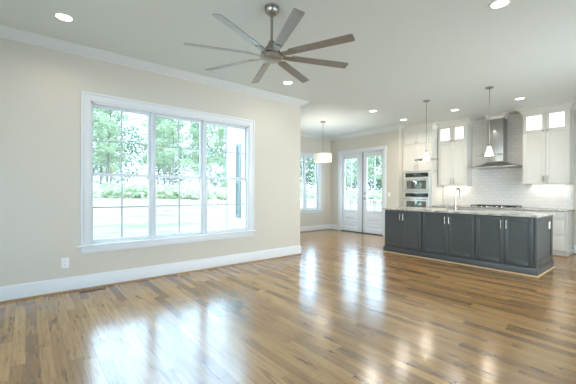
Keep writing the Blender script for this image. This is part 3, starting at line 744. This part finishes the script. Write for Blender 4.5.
for k in range(8):
    a = R(23.0 + 45*k)
    ca, sa = math.cos(a), math.sin(a)
    pitch = R(-14)
    def loc(r, w, z):  # r along blade, w across, z normal
        ww = w*math.cos(pitch) - z*math.sin(pitch); zz = w*math.sin(pitch) + z*math.cos(pitch)
        return Vector((fx + r*ca - ww*sa, fy + r*sa + ww*ca, 2.590 + zz))
    def prism(m, outline, z0, z1):
        lo = [m.bm.verts.new(loc(r, w, z0)) for r, w in outline]; hi = [m.bm.verts.new(loc(r, w, z1)) for r, w in outline]
        m.face(lo[::-1]); m.face(hi); n = len(outline)
        for i in range(n): m.face([lo[i], lo[(i+1) % n], hi[(i+1) % n], hi[i]])
    m = MB(); prism(m, [(.20, -.040), (.79, -.046), (.815, -.044), (.822, -.036), (.822, .042), (.80, .046), (.20, .040)], -.003, .004)
    bl = m.build('blade', M['blade'], t)
    m = MB(); prism(m, [(.085, -.026), (.15, -.026), (.235, -.032), (.255, -.026), (.255, .026), (.235, .032), (.15, .026), (.085, .026)], -.010, -.003); m.build('blade_bracket', M['nickel'], bl)

# ------------------------------------------------------------------ recessed lights
def can_light():
    t = thing('recessed_light', (0, 0, 0), '', 'recessed light', 'recessed ceiling lights')
    m = MB(); m.lathe(0, 0, [(.070, -.001), (.074, -.007), (.090, -.005), (.094, 0.0), (.070, 0.0)], 36, caps=False); m.build('trim_ring', M['trim'], t)
    m = MB(); m.lathe(0, 0, [(.071, -.0035), (.05, -.005), (.0, -.0055)], 36, caps=False); m.build('lens', M['can'], t)
    return t
cans = [(-4.047, .302, 'recessed ceiling light at the far left above the triple window'), (-4.093, 3.347, 'recessed ceiling light just below the fan blades near the window wall end'),
        (-1.078, 3.50, 'recessed ceiling light at the top edge right of the fan'), (-4.298, 5.974, 'recessed ceiling light between the nook pendant and the island pendants'),
        (-4.329, 7.276, 'recessed ceiling light in front of the oven tower'), (-3.097, 7.267, 'recessed ceiling light in front of the wall cabinet left of the hood'),
        (-1.921, 7.34, 'recessed ceiling light right of the hood chimney')]
proto = can_light()
for i, (x, y, lab) in enumerate(cans):
    o = proto if i == 0 else copy_tree(proto)
    o.location = (x, y, H); o['label'] = lab
    add_light('recessed_lamp', 'AREA', (x, y, H - .012), (0, 0, -1), CAN_W*(.4 if y < 4 else 1.2 if x < -4 else .7), (1.0, .92, .81), shape='DISK', size=.13, spread=R(150))

# ------------------------------------------------------------------ pendants
def pendant():
    t = thing('pendant_light', (0, 0, 0), '', 'pendant light', 'island pendants')
    m = MB(); m.lathe(0, 0, [(.012, -.024), (.05, -.022), (.062, -.012), (.064, 0.0)], 32); m.build('canopy', M['nickel'], t)
    m = MB(); m.tube([(0, 0, -.02), (0, 0, -.985)], .0055, 10); m.build('rod', M['nickel'], t)
    m = MB(); m.lathe(0, 0, [(.010, -.975), (.020, -.985), (.022, -1.02), (.026, -1.03)], 24); m.build('socket_cap', M['nickel'], t)
    m = MB(); m.lathe(0, 0, [(.020, -1.012), (.026, -1.02), (.044, -1.085), (.058, -1.135), (.070, -1.165), (.072, -1.172), (.066, -1.175), (.0, -1.173)], 32); m.build('shade', M['shade'], t)
    m = MB(); m.lathe(0, 0, [(.064, -1.143), (.12, -1.150), (.215, -1.163), (.222, -1.163), (.222, -1.169), (.215, -1.170), (.12, -1.157), (.064, -1.150)], 48, caps=False); m.build('glass_disc', M['disc_glass'], t)
    return t
proto = pendant()
for i, (x, y, lab) in enumerate(((-3.145, 6.12, 'left island pendant with small frosted shade, in front of the oven tower'), (-2.048, 6.157, 'right island pendant with small frosted shade, in front of the hood'))):
    o = proto if i == 0 else copy_tree(proto)
    o.location = (x, y, H); o['label'] = lab
    add_light('pendant_lamp', 'POINT', (x, y, H - 1.235), (0, 0, -1), 6.0, (1.0, .86, .68), shadow_soft_size=.03)
nx, ny = -5.783, 5.906
t = thing('drum_pendant', (nx, ny, H), 'drum shade pendant hanging in the dining nook', 'pendant light')
m = MB(); m.lathe(nx, ny, [(.01, H - .03), (.05, H - .028), (.065, H - .012), (.066, H)], 32); m.build('canopy', M['nickel'], t)
m = MB(); m.tube([(nx, ny, H - .025), (nx, ny, 2.10)], .005, 10); m.build('rod', M['nickel'], t)
m = MB(); m.lathe(nx, ny, [(.225, 2.02), (.225, 2.235), (.221, 2.235), (.221, 2.02)], 48, caps=False); m.build('shade', M['drum'], t)
m = MB(); m.lathe(nx, ny, [(.219, 2.030), (.1, 2.027), (.0, 2.027)], 40, caps=False); m.build('diffuser', M['drum'], t)
m = MB(); m.tube([(nx - .22, ny, 2.225), (nx + .22, ny, 2.225)], .004, 8); m.tube([(nx, ny - .22, 2.225), (nx, ny + .22, 2.225)], .004, 8); m.tube([(nx, ny, 2.26), (nx, ny, 2.10)], .012, 10); m.build('spider', M['nickel'], t)
add_light('drum_diffuser_glow', 'AREA', (nx, ny, 2.02), (0, 0, -1), 4.0, (1.0, .96, .90), shape='DISK', size=.40)
add_light('drum_lamp', 'POINT', (nx, ny, 2.10), (0, 0, -1), 34.0, (1.0, .95, .88), shadow_soft_size=.05)

# ------------------------------------------------------------------ outside: house skin, porch, lawn, wood
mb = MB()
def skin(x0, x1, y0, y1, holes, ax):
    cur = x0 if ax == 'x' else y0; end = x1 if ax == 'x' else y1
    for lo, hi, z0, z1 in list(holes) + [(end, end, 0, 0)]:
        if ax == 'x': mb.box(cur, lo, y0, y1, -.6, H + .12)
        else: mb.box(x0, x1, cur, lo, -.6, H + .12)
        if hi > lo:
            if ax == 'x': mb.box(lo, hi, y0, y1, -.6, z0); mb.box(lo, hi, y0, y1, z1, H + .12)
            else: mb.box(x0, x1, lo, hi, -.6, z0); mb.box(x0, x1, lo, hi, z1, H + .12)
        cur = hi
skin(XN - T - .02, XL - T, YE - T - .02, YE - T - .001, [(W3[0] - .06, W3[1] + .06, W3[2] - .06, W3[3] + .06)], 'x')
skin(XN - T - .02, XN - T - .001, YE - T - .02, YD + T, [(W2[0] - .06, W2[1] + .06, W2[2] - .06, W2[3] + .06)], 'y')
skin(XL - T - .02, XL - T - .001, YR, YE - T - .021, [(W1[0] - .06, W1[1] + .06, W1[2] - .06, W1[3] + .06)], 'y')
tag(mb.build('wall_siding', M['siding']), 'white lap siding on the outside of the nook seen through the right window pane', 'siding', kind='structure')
t = thing('window_shutter', (-6.86, YE - T - .02, .60), 'dark louvred shutter on the white siding outside the right window pane', 'shutter')
m = MB(); ys = YE - T - .02
s0, s1, q0, q1 = -7.04, -6.82, .60, 2.45
m.box(s0, s0 + .05, ys - .035, ys, q0, q1, .003); m.box(s1 - .05, s1, ys - .035, ys, q0, q1, .003)
for z in (q0, 1.45, q1 - .07): m.box(s0 + .05, s1 - .05, ys - .035, ys, z, z + .07, .003)
m.build('frame', M['shutter'], t)
m = MB()
z = q0 + .085
while z < q1 - .10:
    if 1.42 < z < 1.462: m.build('louvres', M['shutter'], t); m = MB()
    if not 1.42 < z < 1.53:
        b = m.bm; v = [b.verts.new(p) for p in ((s0 + .05, ys - .03, z), (s1 - .05, ys - .03, z), (s1 - .05, ys - .004, z + .04), (s0 + .05, ys - .004, z + .04), (s0 + .05, ys - .027, z - .004), (s1 - .05, ys - .027, z - .004), (s1 - .05, ys - .001, z + .036), (s0 + .05, ys - .001, z + .036))]
        for q in ((0,1,2,3), (7,6,5,4), (0,4,5,1), (2,6,7,3), (1,5,6,2), (0,3,7,4)): m.face([v[i] for i in q])
    z += .042
m.build('louvres', M['shutter'], t)

# porch beyond the doors
mb = MB(); mb.box(-10.3, -2.5, YD + T + .002, 11.2, -.18, -.03); mb.box(-10.3, XN - T - .022, 4.6, YD + T + .002, -.18, -.03)
tag(mb.build('porch_deck', M['deck']), 'pale porch deck outside the french doors', 'porch deck', kind='structure')
def railing(lab, ax, a0, a1, d):
    t = thing('porch_railing', P3(ax, (a0+a1)/2, d, -.03), lab, 'railing', 'white porch railings')
    m = MB(); bx(m, ax, a0, a1, d - .045, d + .045, .90, .945, .006); m.build('top_rail', M['vinyl'], t)
    m = MB(); bx(m, ax, a0, a1, d - .02, d + .02, .06, .10, .004); m.build('bottom_rail', M['vinyl'], t)
    n = int((a1 - a0)/.135)
    for k in range(1, n):
        a = a0 + (a1 - a0)*k/n
        m = MB(); bx(m, ax, a - .019, a + .019, d - .019, d + .019, .09, .905); m.build('baluster', M['vinyl'], t)
    for a in (a0 + .06, a1 - .06):
        m = MB(); bx(m, ax, a - .055, a + .055, d - .055, d + .055, -.03, 1.02, .006); m.build('post', M['vinyl'], t)
railing('white balustrade of the porch seen through the french doors', 'x', -10.2, -2.6, 11.1)
railing('white balustrade of the porch seen through the nook window', 'y', 5.0, 10.9, -10.2)

# lawn: rises gently towards the wood
mb = MB(); b = mb.bm
def gz(x, y):
    d = max(0.0, math.hypot(min(0, x + 6), max(0, y - 9) if y > 0 else min(0, y + 4)*0.6) - 4)
    return -.55 + 1.75*min(1.0, d/21.0) + .05*math.sin(x*.9)*math.cos(y*.7)
nx_, ny_ = 70, 80
grid = [[b.verts.new((-85 + 90*i/nx_, -40 + 115*j/ny_, gz(-85 + 90*i/nx_, -40 + 115*j/ny_))) for j in range(ny_+1)] for i in range(nx_+1)]
for i in range(nx_):
    for j in range(ny_): mb.face([grid[i][j], grid[i+1][j], grid[i+1][j+1], grid[i][j+1]], True)
tag(mb.build('lawn', M['ground'], angle=80), 'sunlit sandy lawn outside the windows', 'lawn', kind='structure')

def leaf_cloud(m, centre, rad, n, size):
    b = m.bm
    for _ in range(n):
        while True:
            p = Vector((random.uniform(-1, 1), random.uniform(-1, 1), random.uniform(-1, 1)))
            if p.length <= 1: break
        p = Vector((p.x*rad[0], p.y*rad[1], p.z*rad[2])) + centre
        d = Vector((random.gauss(0, 1), random.gauss(0, 1), random.gauss(0, .6))).normalized(); u, v = frame_of(d)
        s = size*random.uniform(.6, 1.3); w = s*.55
        m.face([b.verts.new(p - u*s), b.verts.new(p + v*w), b.verts.new(p + u*s), b.verts.new(p - v*w)])
def make_tree(kind, seed):
    random.seed(seed)
    if kind == 'pine':
        h, r, name, lm = 10.4, .14, 'pine_tree', 'leaf_c'
    elif kind == 'broad':
        h, r, name, lm = 9.0, .13, 'leafy_tree', 'leaf_b'
    else:
        h, r, name, lm = 6.0, .08, 'sapling_tree', 'leaf_a'
    t = thing(name, (0, 0, 0), '', 'tree')
    m = MB(); lean = random.uniform(-.35, .35); lean2 = random.uniform(-.3, .3)
    pts = [(lean*(k/8)**1.5*1.5, lean2*k/8, h*k/8 - .3*(k == 0)) for k in range(9)]
    m.tube(pts, [r*(1 - .85*k/8) for k in range(9)], 8)
    br = []
    nb = 14
    for k in range(nb):
        f = (.16 + .8*k/nb) if kind != 'pine' else (.30 + .67*k/nb)
        z = f*h; a = k*2.4 + random.uniform(-.5, .5); ln = (1.15 - f)*h*(.17 if kind != 'pine' else .13) + .4
        p0 = Vector((lean*f**1.5*1.5, lean2*f, z)); p1 = p0 + Vector((math.cos(a)*ln, math.sin(a)*ln, ln*(.45 if kind != 'pine' else .1)))
        m.tube([p0, (p0 + p1)/2 + Vector((0, 0, .1)), p1], [r*.32*(1 - f*.6), r*.2, .01], 5); br.append((p0, p1, ln))
    m.build('trunk', M['bark'], t)
    m = MB()
    for p0, p1, ln in br:
        for q in (.45, .75, 1.0):
            c = p0.lerp(p1, q)
            rad = (.30*ln + .3, .30*ln + .3, (.22*ln + .25) if kind != 'pine' else .55)
            leaf_cloud(m, c, rad, 130 if kind == 'broad' else 90, .115)
    leaf_cloud(m, Vector((lean*1.5, lean2, h)), (.7, .7, .6), 60, .15)
    m.build('foliage', M[lm], t)
    return t
kinds = [('pine', 'tall slender pine in the hazy wood beyond the lawn', 'pines in the wood'),
         ('broad', 'pale green leafy tree in the hazy wood beyond the lawn', 'leafy trees in the wood'),
         ('sap', 'low bright green sapling at the edge of the wood beyond the lawn', 'saplings at the wood edge')]
protos = {}
for k, lab, grp in kinds:
    protos[k] = [make_tree(k, s) for s in (11, 23)]
used = set()
def plant(k, lab, grp, x, y, s, rot, var):
    p = protos[k][var]
    o = p if p.name not in used else copy_tree(p)
    used.add(p.name)
    o.location = (x, y, gz(x, y) - .05); o.rotation_euler = (0, 0, rot); o.scale = (s, s, s)
    o['label'] = lab; o['group'] = grp
    return o
random.seed(5)
lab = {k: (l, g) for k, l, g in kinds}
row = 0
for dist in (30, 35.5, 41, 46.5):          # rows of the wood, an arc from -x towards +y
    n = int(1.36*dist/5.4)
    for q in range(n):
        a = R(-14) + 1.36*(q + .5*(row % 2))/n; d = dist + random.uniform(-.5, .5)
        k = ('broad', 'pine', 'pine', 'sap', 'pine')[(q*2 + row*3) % 5]
        plant(k, *lab[k], -math.cos(a)*d - 2, math.sin(a)*d, random.uniform(.9, 1.1)*(.5 if a > R(30) else 1), random.uniform(0, 6.28), random.randrange(2))
    row += 1
for k, x, y in (('broad', -12, -14), ('pine', -15, -18), ('broad', -18, -11), ('broad', -9, -19), ('sap', -13, -10)):
    plant(k, 'tree of the side yard mirrored in the oven glass', 'side yard trees', x, y, random.uniform(.9, 1.1), random.uniform(0, 6), 0)
plant('pine', 'nearest pine with a bare slim trunk, seen through the middle window', 'nearest pine', -27.0, 9.6, .86, 1.0, 0)
# far foliage behind the counted trees
mb = MB(); random.seed(3)
for k in range(520):
    a = R(random.uniform(-16, 66)); d = random.uniform(52, 62)
    x, y = -math.cos(a)*d - 2, math.sin(a)*d; zt = random.uniform(0, 1)**1.15*(12.5 if a < R(30) else 5.5)
    leaf_cloud(mb, Vector((x, y, gz(x, y) + 1 + zt)), (2.2, 2.2, 1.5), 120, .2)
tag(mb.build('far_tree_foliage', M['leaf_d']), 'pale hazy mass of foliage far behind the trees', 'foliage', kind='stuff')
# undergrowth
mb = MB()
random.seed(9)
for k in range(150):
    a = R(random.uniform(-14, 64)); d = random.choice((25.0, 25.8, 32.9)) + random.uniform(-.3, .3)
    x, y = -math.cos(a)*d - 2, math.sin(a)*d; s = random.uniform(.3, .75)
    leaf_cloud(mb, Vector((x, y, gz(x, y) + s*.6)), (s*1.3, s*1.3, s), 60, .2)
tag(mb.build('undergrowth', M['leaf_b']), 'bushy green undergrowth along the edge of the wood', 'undergrowth', kind='stuff')
